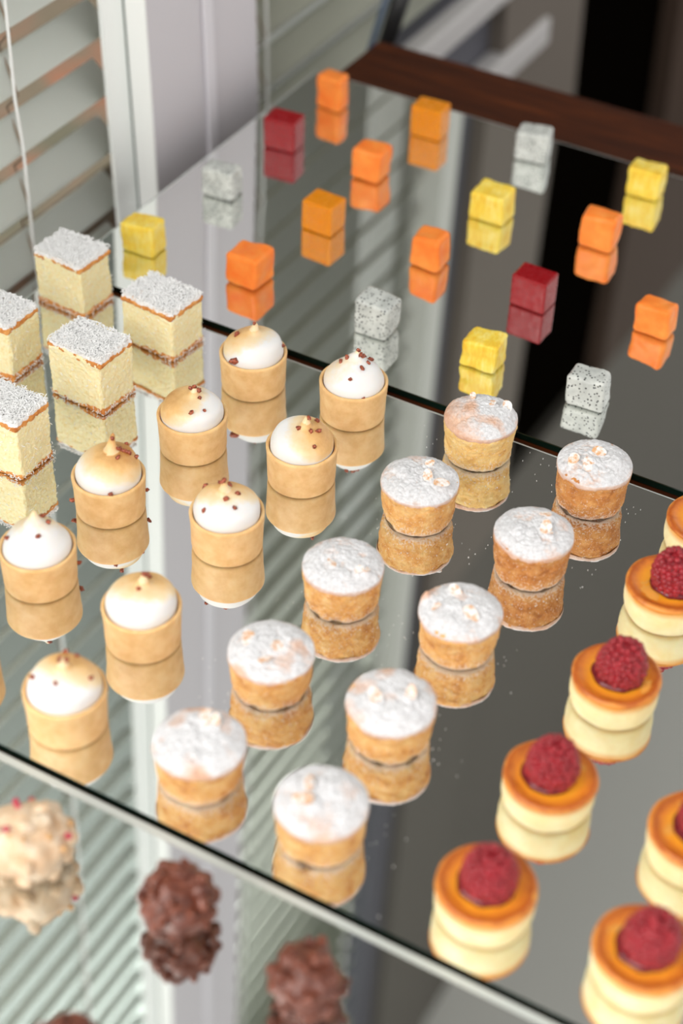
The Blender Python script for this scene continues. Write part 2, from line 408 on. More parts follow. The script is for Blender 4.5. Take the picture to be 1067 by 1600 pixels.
def blind(name, label, y0, y1, z0, z1, x, width, pitch, tilt, mat, cords):
    root = empty(name, (0, 0, 0))
    tag(root, label, 'window blind', None)
    k = 0; z = z0
    c, s = math.cos(tilt), math.sin(tilt)
    while z < z1:
        V, F = [], []
        n = 8
        for e in (0, 1):
            y = (y0, y1)[e]
            for top in (1, 0):
                for i in range(n + 1):
                    t = i / n - .5
                    u = t * width; h = .0010 * (1 - (2 * t) ** 2) + (.0009 if top else 0)
                    V.append((x - (u * c - h * s), y, z + u * s + h * c))
        m1 = n + 1
        for i in range(n):
            F.append((i, i + 1, 2 * m1 + i + 1, 2 * m1 + i))
            F.append((m1 + i + 1, m1 + i, 3 * m1 + i, 3 * m1 + i + 1))
        F += [(0, 2 * m1, 3 * m1, m1), (n, m1 + n, 3 * m1 + n, 2 * m1 + n)]
        for b in (0, 2 * m1):
            F.append(tuple([b + i for i in range(n + 1)] + [b + m1 + i for i in range(n, -1, -1)]))
        o = mk('slat', V, F, mat, root); recalc(o)
        z += pitch; k += 1
    for y in cords:
        V, F = tube_geo([(x + width / 2 + .003 + .0006 * math.sin(i * 1.7), y + .0008 * math.sin(i * 2.3), z0 - .05 + (z1 - z0 + .05) * i / 60) for i in range(61)], .0012, 6)
        mk('pull_cord', V, F, M['cord'], root)
        pts = []; zz = z0
        while zz < z1:
            pts += [(x + width / 2, y + .006, zz - s * width / 2 + .001), (x, y + .016, zz + .0035), (x - width / 2, y + .026, zz + s * width / 2 + .003)]
            zz += pitch
        V, F = tube_geo(pts, .0009, 6)
        mk('ladder_cord', V, F, M['ladder'], root)
    mk('head_rail', *boxes([(x - .02, x + .02, y0, y1, z1 + .01, z1 + .05)]), mat, root, smooth=False)
    return root
blind('venetian_blind', 'pale slatted blind in the bright window beside the sponge cakes', .335, 1.009, -.235, 2.02, -.7600, .0292, .0490, R_(46), M['slat'], (.60, .883))
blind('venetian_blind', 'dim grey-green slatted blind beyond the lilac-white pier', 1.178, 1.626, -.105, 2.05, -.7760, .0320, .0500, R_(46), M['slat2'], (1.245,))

# the table stands about a degree out of level with the building
PV = Vector((-.681, 1.0, 0.0)); VW = Vector((CF.x, CF.y, 0)).normalized()
TILT = Matrix.Translation(PV) @ Matrix.Rotation(-.022, 4, VW) @ Matrix.Translation(-PV)
for o in list(COL.objects):
    if o.parent is None and o.name not in ('floor', 'ceiling') and (o.get('kind') == 'structure' or o.get('category') == 'window blind'):
        o.matrix_world = TILT @ Matrix.Translation(o.location)

# ------------------------------------------------------------------ table and mirror plates
root = empty('wooden_table', (0, 0, -.75))
tag(root, 'dark brown wooden table under the mirror plates', 'table')
o = boxo('table_top', (-.6700, .62, .12, 1.2945, .70, .7444), M['wood'], root, bevel=.004)
for lx in (-.64, .56):
    for ly in (.16, 1.22):
        boxo('leg', (lx - .03, lx + .03, ly - .03, ly + .03, 0, .6995), M['wood'], root, bevel=.003)
def plate(x0, x1, y0, y1, label, bf=.0018):
    T = .0050; b = .0020; d = .0006; b0 = .0003
    V = [(x0, y0, -T), (x1, y0, -T), (x1, y1, -T), (x0, y1, -T),
         (x0, y0, -d), (x1, y0, -d), (x1, y1, -d), (x0, y1, -d),
         (x0 + b, y0 + b0, 0), (x1 - b, y0 + b0, 0), (x1 - b, y1 - bf, 0), (x0 + b, y1 - bf, 0)]
    root = empty('mirror_plate', (0, 0, 0)); tag(root, label, 'mirror', 'mirror plates on the table')
    mk('mirror_surface', [V[i] for i in (8, 9, 10, 11)], [(0, 1, 2, 3)], M['mirror'], root, smooth=False)
    mk('bevelled_edge', V[4:12], [(0, 1, 5, 4), (1, 2, 6, 5), (2, 3, 7, 6), (3, 0, 4, 7)], [M['bevel'], M['edge']], root, smooth=False, fmat=[1, 0, 0, 0])
    mk('glass_side', V[:8], [(0, 3, 2, 1), (0, 1, 5, 4), (1, 2, 6, 5), (2, 3, 7, 6), (3, 0, 4, 7)], M['edge'], root, smooth=False)
XL = -.6812
plate(XL, .10, .8399, 1.2027, 'back mirror plate carrying the fruit and jelly cubes')
plate(XL, .10, .4567, .8308, 'middle mirror plate under the tarts, sponge cakes, sugared cakes and cheesecakes')
plate(XL, .10, .1300, .4530, 'front mirror plate carrying the chocolate clusters', .0050)

# ------------------------------------------------------------------ fruit and jelly cubes
def rcube(w, d, h, rad, n, dispf, wob=0.0, seed=0):
    """rounded box, n x n grid per face, origin at the base centre"""
    rnd = random.Random(seed)
    jit = {(a, b, c): Vector((rnd.uniform(-wob, wob), rnd.uniform(-wob, wob), rnd.uniform(-wob, wob) if c > 0 else 0)) for a in (-1, 1) for b in (-1, 1) for c in (-1, 1)}
    bm = bmesh.new()
    bmesh.ops.create_cube(bm, size=2.0)
    bmesh.ops.subdivide_edges(bm, edges=bm.edges[:], cuts=n, use_grid_fill=True)
    V = []; bm.verts.ensure_lookup_table()
    for v in bm.verts:
        q = v.co.copy()
        # concentrate the grid towards the edges
        q = Vector([math.sin(c * math.pi / 2 * .98) / math.sin(math.pi / 2 * .98) if abs(c) < 1 else c for c in q])
        p = Vector((q.x * w / 2, q.y * d / 2, q.z * h / 2))
        c = Vector((max(-w / 2 + rad, min(w / 2 - rad, p.x)), max(-d / 2 + rad, min(d / 2 - rad, p.y)), max(-h / 2 + rad, min(h / 2 - rad, p.z))))
        dv = p - c
        if dv.length > 1e-9: nrm = dv.normalized(); p = c + nrm * rad
        else: nrm = Vector((0, 0, 1))
        off = Vector((0, 0, 0))
        for (a, b, e), j in jit.items():
            wt = (1 + a * q.x) * (1 + b * q.y) * (1 + e * q.z) / 8
            off += j * wt
        p = p + off
        if dispf: p = p + nrm * dispf(p, q)
        p.z += h / 2
        if p.z < 0.0003: p.z = 0.0003 - 0.0003 * 0
        V.append(p)
    F = [tuple(x.index for x in f.verts) for f in bm.faces]
    bm.free()
    return V, F
# kind, front corner of the base, width, depth, yaw, height, label
CUB = [
 ('papaya', -.6256, 1.1450, .0242, .0180, 0, .0285, 'orange papaya cube farthest back, at the left corner of the mirror'),
 ('redjelly', -.6235, 1.0676, .0272, .0200, 5, .0265, 'deep red jelly cube with frosty front, left of the back mirror near the pale pier'),
 ('papaya', -.5433, 1.0619, .0250, .0220, 2, .0265, 'orange papaya cube with sloping top just below the farther amber jelly cube'),
 ('mango', -.5346, 1.1467, .0266, .0200, 2, .0265, 'amber mango jelly cube at the back edge of the mirror against dark wood'),
 ('dragon', -.4457, 1.1594, .0268, .0190, 9, .0250, 'speckled white dragon fruit cube at the back edge beside dark wood'),
 ('pineapple', -.3500, 1.1535, .0264, .0190, 1, .0245, 'yellow pineapple cube at the back right corner against dark wood'),
 ('papaya', -.3507, 1.0666, .0280, .0190, 3, .0265, 'orange papaya cube in front of the pineapple cube at the back right'),
 ('pineapple', -.4363, 1.0571, .0280, .0225, 0, .0245, 'yellow pineapple cube in front of the far speckled cube by the dark wood'),
 ('papaya', -.4480, .9744, .0235, .0225, 0, .0255, 'orange papaya cube with rounded top right of the nearer amber jelly cube'),
 ('mango', -.5375, .9757, .0259, .0218, -2, .0245, 'amber mango jelly cube with a bright glossy front, nearer of the two'),
 ('dragon', -.4395, .8811, .0264, .0202, 0, .0265, 'speckled dragon fruit cube directly behind the upper right meringue tart'),
 ('papaya', -.5467, .8857, .0262, .0255, 0, .0250, 'orange papaya cube with wet highlights behind the farthest meringue tart'),
 ('dragon', -.6261, .9795, .0262, .0195, 7, .0235, 'grey speckled dragon fruit cube at the left edge in front of the pale pier'),
 ('pineapple', -.6326, .8827, .0262, .0200, 3, .0235, 'yellow pineapple cube at the left edge behind the sponge cakes'),
 ('redjelly', -.3612, .9683, .0272, .0205, -2, .0250, 'deep red jelly cube beside the near yellow pineapple cube over the black reflection'),
 ('papaya', -.2751, .9825, .0270, .0190, -3, .0235, 'orange papaya cube at the right edge of the photo on the back mirror'),
 ('pineapple', -.3585, .8859, .0262, .0200, 3, .0220, 'yellow pineapple cube directly behind the farthest golden sugared cake'),
 ('dragon', -.2822, .8850, .0256, .0185, 4, .0225, 'speckled dragon fruit cube behind the far right sugared cake'),
]
names = {'papaya': ('papaya_cube', 'fruit cube', 'papaya cubes on the back mirror'), 'redjelly': ('jelly_cube', 'jelly cube', 'red jelly cubes'),
         'mango': ('jelly_cube', 'jelly cube', 'amber jelly cubes'), 'dragon': ('dragon_fruit_cube', 'fruit cube', 'dragon fruit cubes'), 'pineapple': ('pineapple_cube', 'fruit cube', 'pineapple cubes')}
for i, (k, fx, fy, w, d, yaw, h, lab) in enumerate(CUB):
    a = R_(yaw); cx = fx + (-w / 2) * math.cos(a) - (d / 2) * math.sin(a); cy = fy + (-w / 2) * math.sin(a) + (d / 2) * math.cos(a)
    sd = i * 11.3
    if k in ('mango', 'redjelly'):
        f = lambda p, q: .00018 * fbm(p + Vector((sd, 0, 0)), 180, 2); rad, wob = .0016, .0003
    elif k == 'papaya':
        f = lambda p, q: .0011 * noise.noise((p + Vector((sd, 0, 0))) * 90) + .0002 * fbm(p, 400, 2); rad, wob = .0036, .0013
    elif k == 'pineapple':
        f = lambda p, q: .0008 * noise.noise((p + Vector((sd, 0, 0))) * 110) + .0005 * fbm(Vector((p.x * 3, p.y * 3, p.z)) + Vector((sd, 0, 0)), 260, 3); rad, wob = .0024, .0014
    else:
        f = lambda p, q: .0007 * noise.noise((p + Vector((sd, 0, 0))) * 110) + .0002 * fbm(p, 500, 2); rad, wob = .0028, .0013
    V, F = rcube(w, d, h, rad, 22, f, wob, i + 5)
    nm, cat, grp = names[k]
    o = mk(nm, V, F, M[k], None, (cx, cy, 0.0002), a)
    tag(o, lab, cat, grp)
    if k == 'dragon' and i in (12, 4):
        pass

# ------------------------------------------------------------------ coconut sponge cakes
def shards(pts_n, L, Wd, seed, lift=.0006):
    rnd = random.Random(seed); V, F = [], []
    for p, n in pts_n:
        t = Vector((rnd.uniform(-1, 1), rnd.uniform(-1, 1), rnd.uniform(-1, 1)))
        t = (t - n * t.dot(n) * rnd.uniform(.2, 1)).normalized()
        s = n.cross(t).normalized()
        l = L * rnd.uniform(.5, 1.3); wd = Wd * rnd.uniform(.6, 1.2); th = Wd * .5
        c = p + n * lift * rnd.uniform(.2, 1.6)
        b = len(V); bend = n * l * rnd.uniform(-.1, .25)
        for e, ee in ((-1, 0), (0, 1), (1, 0)):
            cc = c + t * l / 2 * e + bend * ee
            ww = wd * (1 if e == 0 else .6)
            V += [cc + s * ww / 2 - n * th / 2, cc - s * ww / 2 - n * th / 2, cc - s * ww / 2 + n * th / 2, cc + s * ww / 2 + n * th / 2]
        for j in (0, 4):
            for q in range(4):
                F.append((b + j + q, b + j + (q + 1) % 4, b + j + 4 + (q + 1) % 4, b + j + 4 + q))
        F += [(b + 3, b + 2, b + 1, b), (b + 8, b + 9, b + 10, b + 11)]
    return V, F
CAK = [
 (-.6301, .7946, .0405, .0325, -3, .0405, 'coconut sponge cake cube farthest back, in front of the yellow cube at the left edge'),
 (-.5504, .7853, .0435, .0330, -6, .0365, 'coconut sponge cake cube farthest right of the sponge cakes, behind a meringue tart'),
 (-.5560, .7136, .0430, .0325, -4, .0405, 'coconut sponge cake cube in the middle of the others, overlapping the one behind'),
 (-.6273, .7115, .0400, .0320, -1, .0415, 'coconut sponge cake cube cut off by the left photo edge, the upper of two'),
 (-.5604, .6334, .0400, .0320, -1, .0415, 'coconut sponge cake cube at the left photo edge, nearest the meringue tarts'),
]
for i, (fx, fy, w, d, yaw, h, lab) in enumerate(CAK):
    a = R_(yaw); cx = fx + (-w / 2) * math.cos(a) - (d / 2) * math.sin(a); cy = fy + (-w / 2) * math.sin(a) + (d / 2) * math.cos(a)
    root = empty('coconut_sponge_cake', (cx, cy, 0.0002), a)
    tag(root, lab, 'cake', 'coconut sponge cakes')
    sd = Vector((i * 7.7, 3, 0))
    f = lambda p, q: .0009 * noise.noise((p + sd) * 70) + .0006 * fbm(p + sd, 500, 3)
    V, F = rcube(w, d, h - .0014, .0022, 54, f, .0009, i + 40)
    # colours: the bottom crust is its own part
    V2 = [v + Vector((0, 0, .0006)) for v in V]
    mk('sponge', V2, F, M['sponge'], root)
    # bottom crust: thin irregular slab around the foot
    f2 = lambda p, q: .0008 * fbm(p + sd, 240, 3)
    V, F = rcube(w + .0008, d + .0008, .0042, .0016, 40, f2, .0004, i + 60)
    mk('bottom_crust', [Vector((v.x, v.y, max(0.0, v.z + .0007 * noise.noise((v + sd) * 150)))) for v in V], F, M['bakedcrust'], root)
    # top crust and powdered coconut cap
    V, F = rcube(w + .0008, d + .0008, .0036, .0014, 40, f2, .0003, i + 80)
    mk('top_crust', [v + Vector((0, 0, h - .0040)) for v in V], F, M['bakedcrust'], root)
    f3 = lambda p, q: .0010 * fbm(p + sd, 300, 4)
    V, F = rcube(w - .0006, d - .0006, .0040, .0016, 60, f3, .0003, i + 90)
    cap = [v + Vector((0, 0, h - .0022 + .0008 * noise.noise((v + sd) * 120))) for v in V]
    mk('sugar_cap', cap, F, M['powdertop'], root)
    rnd = random.Random(i + 300)
    pn = []
    for _ in range(1500):
        x, y = rnd.uniform(-w / 2, w / 2) * .99, rnd.uniform(-d / 2, d / 2) * .99
        pn.append((Vector((x, y, h + .0016 + .001 * noise.noise(Vector((x, y, 0)) * 150 + sd))), Vector((rnd.uniform(-.4, .4), rnd.uniform(-.4, .4), 1)).normalized()))
    o = mk('coconut_flakes', *shards(pn, .0032, .0008, i, .0011), M['coconut'], root, smooth=False); tag(o, kind='stuff')
    pn = []
    for _ in range(300):
        s = rnd.randrange(4); t = rnd.uniform(-1, 1)
        nx, ny = ((1, 0), (-1, 0), (0, 1), (0, -1))[s]
        x = nx * (w / 2 + .0006) if nx else t * w / 2; y = ny * (d / 2 + .0006) if ny else t * d / 2
        z = abs(rnd.gauss(0, .0022)) + .0006 if rnd.random() < .72 else rnd.uniform(.002, h - .002)
        pn.append((Vector((x, y, z)), Vector((nx, ny, rnd.uniform(-.3, .3))).normalized()))
    o = mk('coconut_crumbs', *shards(pn, .0019, .00045, i + 9, .0003), M['coconut'], root, smooth=False); tag(o, kind='stuff')

# ------------------------------------------------------------------ meringue tarts
def set_attr(o, name, vals):
    at = o.data.attributes.new(name, 'FLOAT', 'POINT')
    at.data.foreach_set('value', vals)
VIEW = Vector((CF.x, CF.y, 0)).normalized()
SIDE = Vector((CR.x, CR.y, 0)).normalized()
SHELL = [(0, .0006), (.012, .0006), (.0185, .0003), (.0202, .0001), (.0209, .0010), (.0212, .004), (.0214, .012), (.0218, .020), (.0222, .0255), (.0220, .0268), (.0212, .0272), (.0204, .0268), (.0200, .0255), (.0198, .0235), (.0196, .0215), (.010, .0205), (0, .0205)]
# x, y, dome shape, tip (side, away, height mm), toast (side, away, amount, tip burn), nibs (local mm, snapped onto the surface), label
TART = [
 (-.4920, .7936, 'dome', (1.5, 1, 48.5), (-.55, .45, .95), [(.5, .3, 49.5), (-11.5, -7.1, 42.9), (-8.1, -4.0, 36.8), (14.6, 7.5, 31.3), (-2.2, -17.4, 29.4, 2.0)],
  'farthest meringue tart, swirl browned on the left with one large nib low in front'),
 (-.4209, .8009, 'cone', (2.0, 1.3, 49.5), (-.9, .2, .42), [(2.0, 1.1, 52.9), (-9.4, -5.0, 43.3), (-5.6, -2.9, 46.5), (2.7, 1.4, 46.5), (4.9, 2.6, 45.6), (.4, 9.7, 36.5), (10.0, 5.2, 44.4), (5.1, 9.0, 36.2), (5.5, -2.9, 37.7), (3.7, -11.1, 35.4), (13.6, -12.5, 25.8)],
  'mostly white meringue tart, nibs clustered at its peak, in front of a speckled cube'),
 (-.4898, .7176, 'dome', (2.0, 1.4, 46.5), (-.75, .1, 1.0), [(-5.9, -4.0, 49.2), (1.6, 1.1, 49.3), (8.1, 5.5, 46.1), (4.9, 3.3, 44.8), (4.4, .8, 38.1), (6.7, -10.7, 34.9), (11.8, -5.1, 34.7)],
  'meringue tart next to the sponge cake farthest right, toasted on its left half'),
 (-.4157, .7266, 'dome', (3.1, 1.8, 47), (.75, -.15, 1.0), [(0, -1.3, 38.5), (3.6, 9.1, 36.4), (6.2, -.8, 37.7), (8.6, 2.0, 36.8), (12.0, -7.4, 33.8), (5.0, 2.9, 48.1)],
  'meringue tart toasted on its right half, white on the left, second row back'),
 (-.4999, .6421, 'dome', (4.4, 3.4, 55), (.25, .1, 1.25), [(3.1, 2.4, 52.9), (6.2, 4.8, 45.8), (8.4, 6.6, 46.0), (10.5, 8.2, 45.8), (2.0, 11.6, 35.4), (10.4, 8.1, 42.4), (2.9, 3.8, 38.0), (6.4, .5, 37.7), (14.9, 11.6, 39.0), (11.4, -14.1, 27.6), (19.5, 15.2, 12), (-15.4, -12.0, 8)],
  'meringue tart with a thin tall peak and evenly toasted dome, before the sponge cakes'),
 (-.4217, .6504, 'dome', (-2.0, -1.3, 50), (-.05, .75, .95), [(-2.4, -1.5, 54.2), (-.4, -.2, 51.3), (-5.6, 3.8, 37.6), (-13.3, 1.9, 34.3), (-.8, 1.9, 38.4), (5.1, 2.2, 37.9), (1.6, -3.7, 38.2), (-4.5, -13.0, 34.0), (9.1, -6.5, 35.8)],
  'meringue tart with brown top, white base and many scattered nibs, middle of its row'),
 (-.4973, .5688, 'cone', (.2, .2, 52), (-.2, .9, .55), [(7.2, 6.3, 46.4), (-.2, 4.0, 38.2), (4.0, -3.3, 38.0), (-12.6, -11.0, 35.4), (17.8, 15.4, 10)],
  'meringue tart with a pointed white cone at the left of the photo'),
 (-.4198, .5598, 'dome', (2.8, 2.1, 47.5), (.0, .55, 1.0), [(2.0, 1.5, 50.7), (-.2, 8.2, 37.1), (7.6, 5.7, 50.0), (1.0, -1.9, 38.4)],
  'meringue tart with smooth broad dome, second nearest the black mirror edge at the left'),
 (-.4186, .4877, 'dome', (.3, .3, 48), (.35, .8, .95), [(-2.6, -2.3, 48.0), (-5.8, 9.8, 35.6), (5.2, 4.5, 48.8), (-4.6, 4.2, 37.7), (-.5, 11.0, 35.9), (2.1, -8.8, 36.8), (12.4, 4.1, 34.6), (-12.5, -10.8, 37.8)],
  'meringue tart nearest the black mirror edge at the lower left'),
 (-.4962, .4939, 'dome', (0, 0, 48), (0, .5, .9), [(3, 2, 45), (-4, 3, 38), (6, -6, 35)],
  'meringue tart only just showing at the left photo edge'),
]
for i, (x, y, kind, tip, toast, nibs, lab) in enumerate(TART):
    root = empty('meringue_tart', (x, y, .0002)); tag(root, lab, 'tart', 'meringue tarts')
    sd = Vector((i * 5.1, 1, 2))
    def dsp(p, n, t): return n * (.00022 * noise.noise((p + sd) * 120)) if p.z > .002 else Vector((0, 0, 0))
    V, F = lathe(catmull(SHELL, 60), 72, dsp)
    mk('tart_shell', V, F, M['crust'], root)
    if kind == 'dome':
        prof = [(0, .020), (.016, .0205), (.0190, .0235), (.0196, .0275), (.0190, .0315), (.0168, .0355), (.0130, .0387), (.0085, .0406), (.0052, .0417), (.0034, .0435), (.0022, .0462), (.0011, .0492), (0, .0500)]
    else:
        prof = [(0, .020), (.016, .0205), (.0190, .0235), (.0195, .0270), (.0180, .0312), (.0148, .0352), (.0112, .0388), (.0078, .0418), (.0052, .0442), (.0034, .0465), (.0021, .0485), (.0011, .0505), (0, .0510)]
    tipv = SIDE * tip[0] * .001 * .9 + VIEW * tip[1] * .001
    zs = tip[2] * .001 - prof[-1][1]
    rs = random.Random(i + 77); ph = rs.uniform(0, 6.28)
    def dm(p, n, t):
        u = max(0.0, (p.z - .030) / .020)
        a = math.atan2(p.y, p.x)
        rr_ = math.hypot(p.x, p.y)
        sw = math.sin(a + ph + p.z * 420) * .0006 * min(1, u * 3) * min(1, rr_ / .006)
        return Vector((tipv.x, tipv.y, 0)) * u ** 1.3 + Vector((0, 0, max(0, zs * u ** 2) if zs > 0 else zs * u ** 2)) + n * (sw + .0006 * noise.noise((p + sd) * 70) * min(1, rr_ / .004))
    V, F = lathe(catmull(prof, 70), 72, dm)
    o = mk('meringue', V, F, M['meringue'], root)
    D = (SIDE * toast[0] + VIEW * toast[1]); vals = []
    for v in V:
        h = (v.z - .026) / .016
        dv = Vector((v.x, v.y, 0)) / .019
        q = .52 * h + .55 * dv.dot(D) * 1.0
        q = q * toast[2] * 1.3 - .03
        if v.z > .0435: q = q * .45 + .12 + .4 * max(0, (v.z - .047) / .004) * (1 if i % 2 else .2)
        if v.z < .0275: q = 0.0
        vals.append(max(0.0, min(1.0, q)))
    set_attr(o, 'toast', vals)
    bvh = BVHTree.FromPolygons([tuple(v) for v in V], F)
    iv, if_ = ico(2)
    for j, nb in enumerate(nibs):
        P = Vector(nb[:3]) * .001
        if P.z < .020:
            dirn = Vector((P.x, P.y, 0)).normalized(); hit = dirn * .0219 + Vector((0, 0, P.z)); nrm = dirn
        else:
            hit, nrm, _, _ = bvh.find_nearest(P)
            if nrm.dot(hit - Vector((0, 0, .028))) < 0: nrm = -nrm
        sc = (nb[3] if len(nb) > 3 else 1.0) * rs.uniform(.00105, .00145)
        ax = Vector((rs.uniform(-1, 1), rs.uniform(-1, 1), rs.uniform(-1, 1))).normalized()
        NV = []
        for q in iv:
            w_ = q + ax * q.dot(ax) * rs.choice([.5])
            w_ = w_ * (1 + .55 * noise.noise(q * 1.9 + Vector((j * 3.1, i, 0))))
            NV.append(hit + nrm * sc * .35 + w_ * sc)
        mk('caramel_nib', NV, if_, M['nib'], root)

# ------------------------------------------------------------------ sugared almond cakes
MUF = [
 (-.3330, .8064, 1.28, .0455, 'sugared cake with taller half-bare golden dome, directly in front of the near pineapple cube'),
 (-.2536, .8009, 1.32, .0455, 'sugared cake at the far right, heavily dusted, against the dark reflection'),
 (-.3375, .7329, 1.22, .0465, 'sugared cake with an even snowy top, right of the right-browned meringue tart'),
 (-.2589, .7249, 1.26, .0460, 'sugared cake second nearest the back in the right-hand row, snowy with a brown fleck'),
 (-.3404, .6446, 1.20, .0460, 'sugared cake third from the back in the left-hand row'),
 (-.2671, .6464, 1.15, .0460, 'sugared cake with a golden bump at its left rim, third in the right-hand row'),
 (-.3404, .5663, 1.16, .0462, 'sugared cake right of the broad smooth meringue tart, golden around its rim'),
 (-.2674, .5666, 1.18, .0475, 'sugared cake fourth in the right-hand row, golden patches at the right rim'),
 (-.3383, .4926, 1.12, .0475, 'sugared cake lowest left, its reflection cut by the black mirror edge'),
 (-.2653, .4900, 1.18, .0470, 'sugared cake nearest the camera, almost fully white top at the black mirror edge'),
]
def sugar_cake(i, x, y, hs, dia, lab):
    root = empty('sugared_almond_cake', (x, y, .0002), i * 1.3); tag(root, lab, 'cake', 'sugared almond cakes')
    R = dia / 2; H = .0205 * hs
    sd = Vector((i * 9.3, 4, i * 1.7))
    prof = [(0, .0026), (R * .50, .0022), (R * .74, .0012), (R * .83, .0003), (R * .875, .0010), (R * .915, .0040), (R * .945, H * .45), (R * .975, H * .8), (R * 1.0, H * .96), (R * .995, H + .0012), (R * .95, H + .0026), (R * .8, H + .0036), (R * .5, H + .0046), (0, H + .005)]
    rr = random.Random(i + 11); notch = [(rr.uniform(0, 6.28), rr.uniform(.0008, .0020)) for _ in range(4)]
    def dsp(p, n, t):
        a = math.atan2(p.y, p.x); r = math.hypot(p.x, p.y)
        e = .0010 * noise.noise((p + sd) * 85) + .0005 * fbm(p + sd, 330, 3)
        if p.z < .006 and r > R * .7:
            for a0, dp in notch:
                dd = math.atan2(math.sin(a - a0), math.cos(a - a0)); e -= dp * math.exp(-(dd / .16) ** 2) * (1 - p.z / .006)
        o_ = n * e
        if p.z < .0016 and o_.z < 0: o_.z = -o_.z * .5
        return o_
    cp = catmull(prof, 84)
    V, F = lathe(cp, 120, dsp)
    V = [Vector((v.x, v.y, max(0.0, v.z))) for v in V]
    # split at the rim: body below, sugared crust above
    zc = H + .0006
    mk('cake_body', V, F, M[{0: 'side_pale', 1: 'side_brown', 2: 'side_gold', 3: 'side_brown'}.get(i, 'side_gold')], root)
    # sugared crust: heightfield cap that follows the dome and folds over the rim
    NR, NA = 60, 130
    CV = [Vector((0, 0, 0))]; bare = [0.0]
    def top(r):
        t = r / R
        return H + .0050 + (.0052 if i == 0 else .0026) * (1 - t * t) - .0022 * max(0, (t - .6) / .4) ** 2
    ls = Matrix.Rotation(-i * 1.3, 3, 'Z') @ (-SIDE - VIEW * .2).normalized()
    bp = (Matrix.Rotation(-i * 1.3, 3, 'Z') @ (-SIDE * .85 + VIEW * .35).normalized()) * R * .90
    flakes = [(rr.uniform(-.55, .55) * R, rr.uniform(-.55, .55) * R, rr.uniform(0, 3.14), rr.uniform(.6, 1.25)) for _ in range(9)]
    def relief(px, py):
        q = Vector((px, py, 0)) + sd
        e = .0011 * noise.noise(q * 95) + .0009 * abs(noise.noise(q * 230)) + .00040 * fbm(q, 650, 3)
        cn = noise.noise(q * 115 + Vector((3, 1, 0))); ck = max(0.0, 1 - abs(cn) / .07) * max(0.0, min(1.0, .5 + 2 * noise.noise(q * 60)))
        e -= .0007 * ck
        for fx, fy, fa, fs in flakes:
            u = (px - fx) * math.cos(fa) + (py - fy) * math.sin(fa); v = -(px - fx) * math.sin(fa) + (py - fy) * math.cos(fa)
            k = (u / (.0060 * fs)) ** 2 + (v / (.0040 * fs)) ** 2
            if k < 1: e += .0010 * (1 - k ** 4) * (.6 + .4 * u / (.006 * fs))
        return e
    CV[0].z = top(0) + relief(0, 0)
    for ir in range(1, NR + 1):
        for ia in range(NA):
            a = 2 * math.pi * ia / NA
            rim = R * (1.005 + .018 * noise.noise(Vector((math.cos(a) * 2.2, math.sin(a) * 2.2, 0)) + sd))
            t = ir / NR
            if t <= .90:
                r = rim * (t / .90); z = top(min(r, R * .999)); px, py = r * math.cos(a), r * math.sin(a)
                rel = relief(px, py) * min(1, (1.04 - t / .9) * 6 + .45); z += rel
                # hollow cracks become bare
                b = max(0, .0002 - rel) * 420 + (.12 if t > .84 else 0)
            else:
                s = (t - .90) / .10
                r = rim * (1 + .012 * math.sin(s * 3.0)); z = top(R * .999) - s * (.0030 + .0014 * noise.noise(Vector((math.cos(a) * 4, math.sin(a) * 4, 5)) + sd))
                px, py = r * math.cos(a), r * math.sin(a); b = .45 + .5 * s
            big = noise.noise(Vector((px, py, 0)) * 75 + sd * 2)
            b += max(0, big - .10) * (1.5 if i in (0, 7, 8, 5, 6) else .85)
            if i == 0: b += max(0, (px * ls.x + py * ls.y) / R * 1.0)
            if i == 5:
                g = math.exp(-(((px - bp.x) ** 2 + (py - bp.y) ** 2) / .0026 ** 2)); z += .0048 * g; b += 1.4 * g
            CV.append(Vector((px, py, z))); bare.append(max(0, min(1, b)))
    CF_ = [(0, 1 + k, 1 + (k + 1) % NA) for k in range(NA)]
    for ir in range(NR - 1):
        a0 = 1 + ir * NA; b0 = a0 + NA
        for k in range(NA):
            k2 = (k + 1) % NA; CF_.append((a0 + k, b0 + k, b0 + k2, a0 + k2))
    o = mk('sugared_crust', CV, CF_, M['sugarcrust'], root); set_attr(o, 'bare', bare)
    # a few almond flakes standing proud of the crust
    for j in range(3):
        fx, fy, fa, fs = flakes[j]
        rad = .0042 * fs; NVV = []; n = 18
        tiltx, tilty = rr.uniform(-.35, .35), rr.uniform(-.35, .35)
        r0 = min(math.hypot(fx, fy), R * .8); zb = top(r0) + relief(fx, fy) + .0007
        for lay in (0, 1):
            for k in range(n):
                t = 2 * math.pi * k / n
                ex = 1.35 - .35 * math.cos(t)
                u, v = rad * math.cos(t) * ex * .8, rad * .72 * math.sin(t)
                px = fx + u * math.cos(fa) - v * math.sin(fa); py = fy + u * math.sin(fa) + v * math.cos(fa)
                NVV.append(Vector((px, py, zb + u * tiltx + v * tilty + lay * .0006 - .0003)))
        FF = [tuple(range(n - 1, -1, -1)), tuple(range(n, 2 * n))] + [(k, (k + 1) % n, n + (k + 1) % n, n + k) for k in range(n)]
        mk('almond_flake', NVV, FF, M['almond'], root, smooth=False)
for i, a in enumerate(MUF): sugar_cake(i, *a)

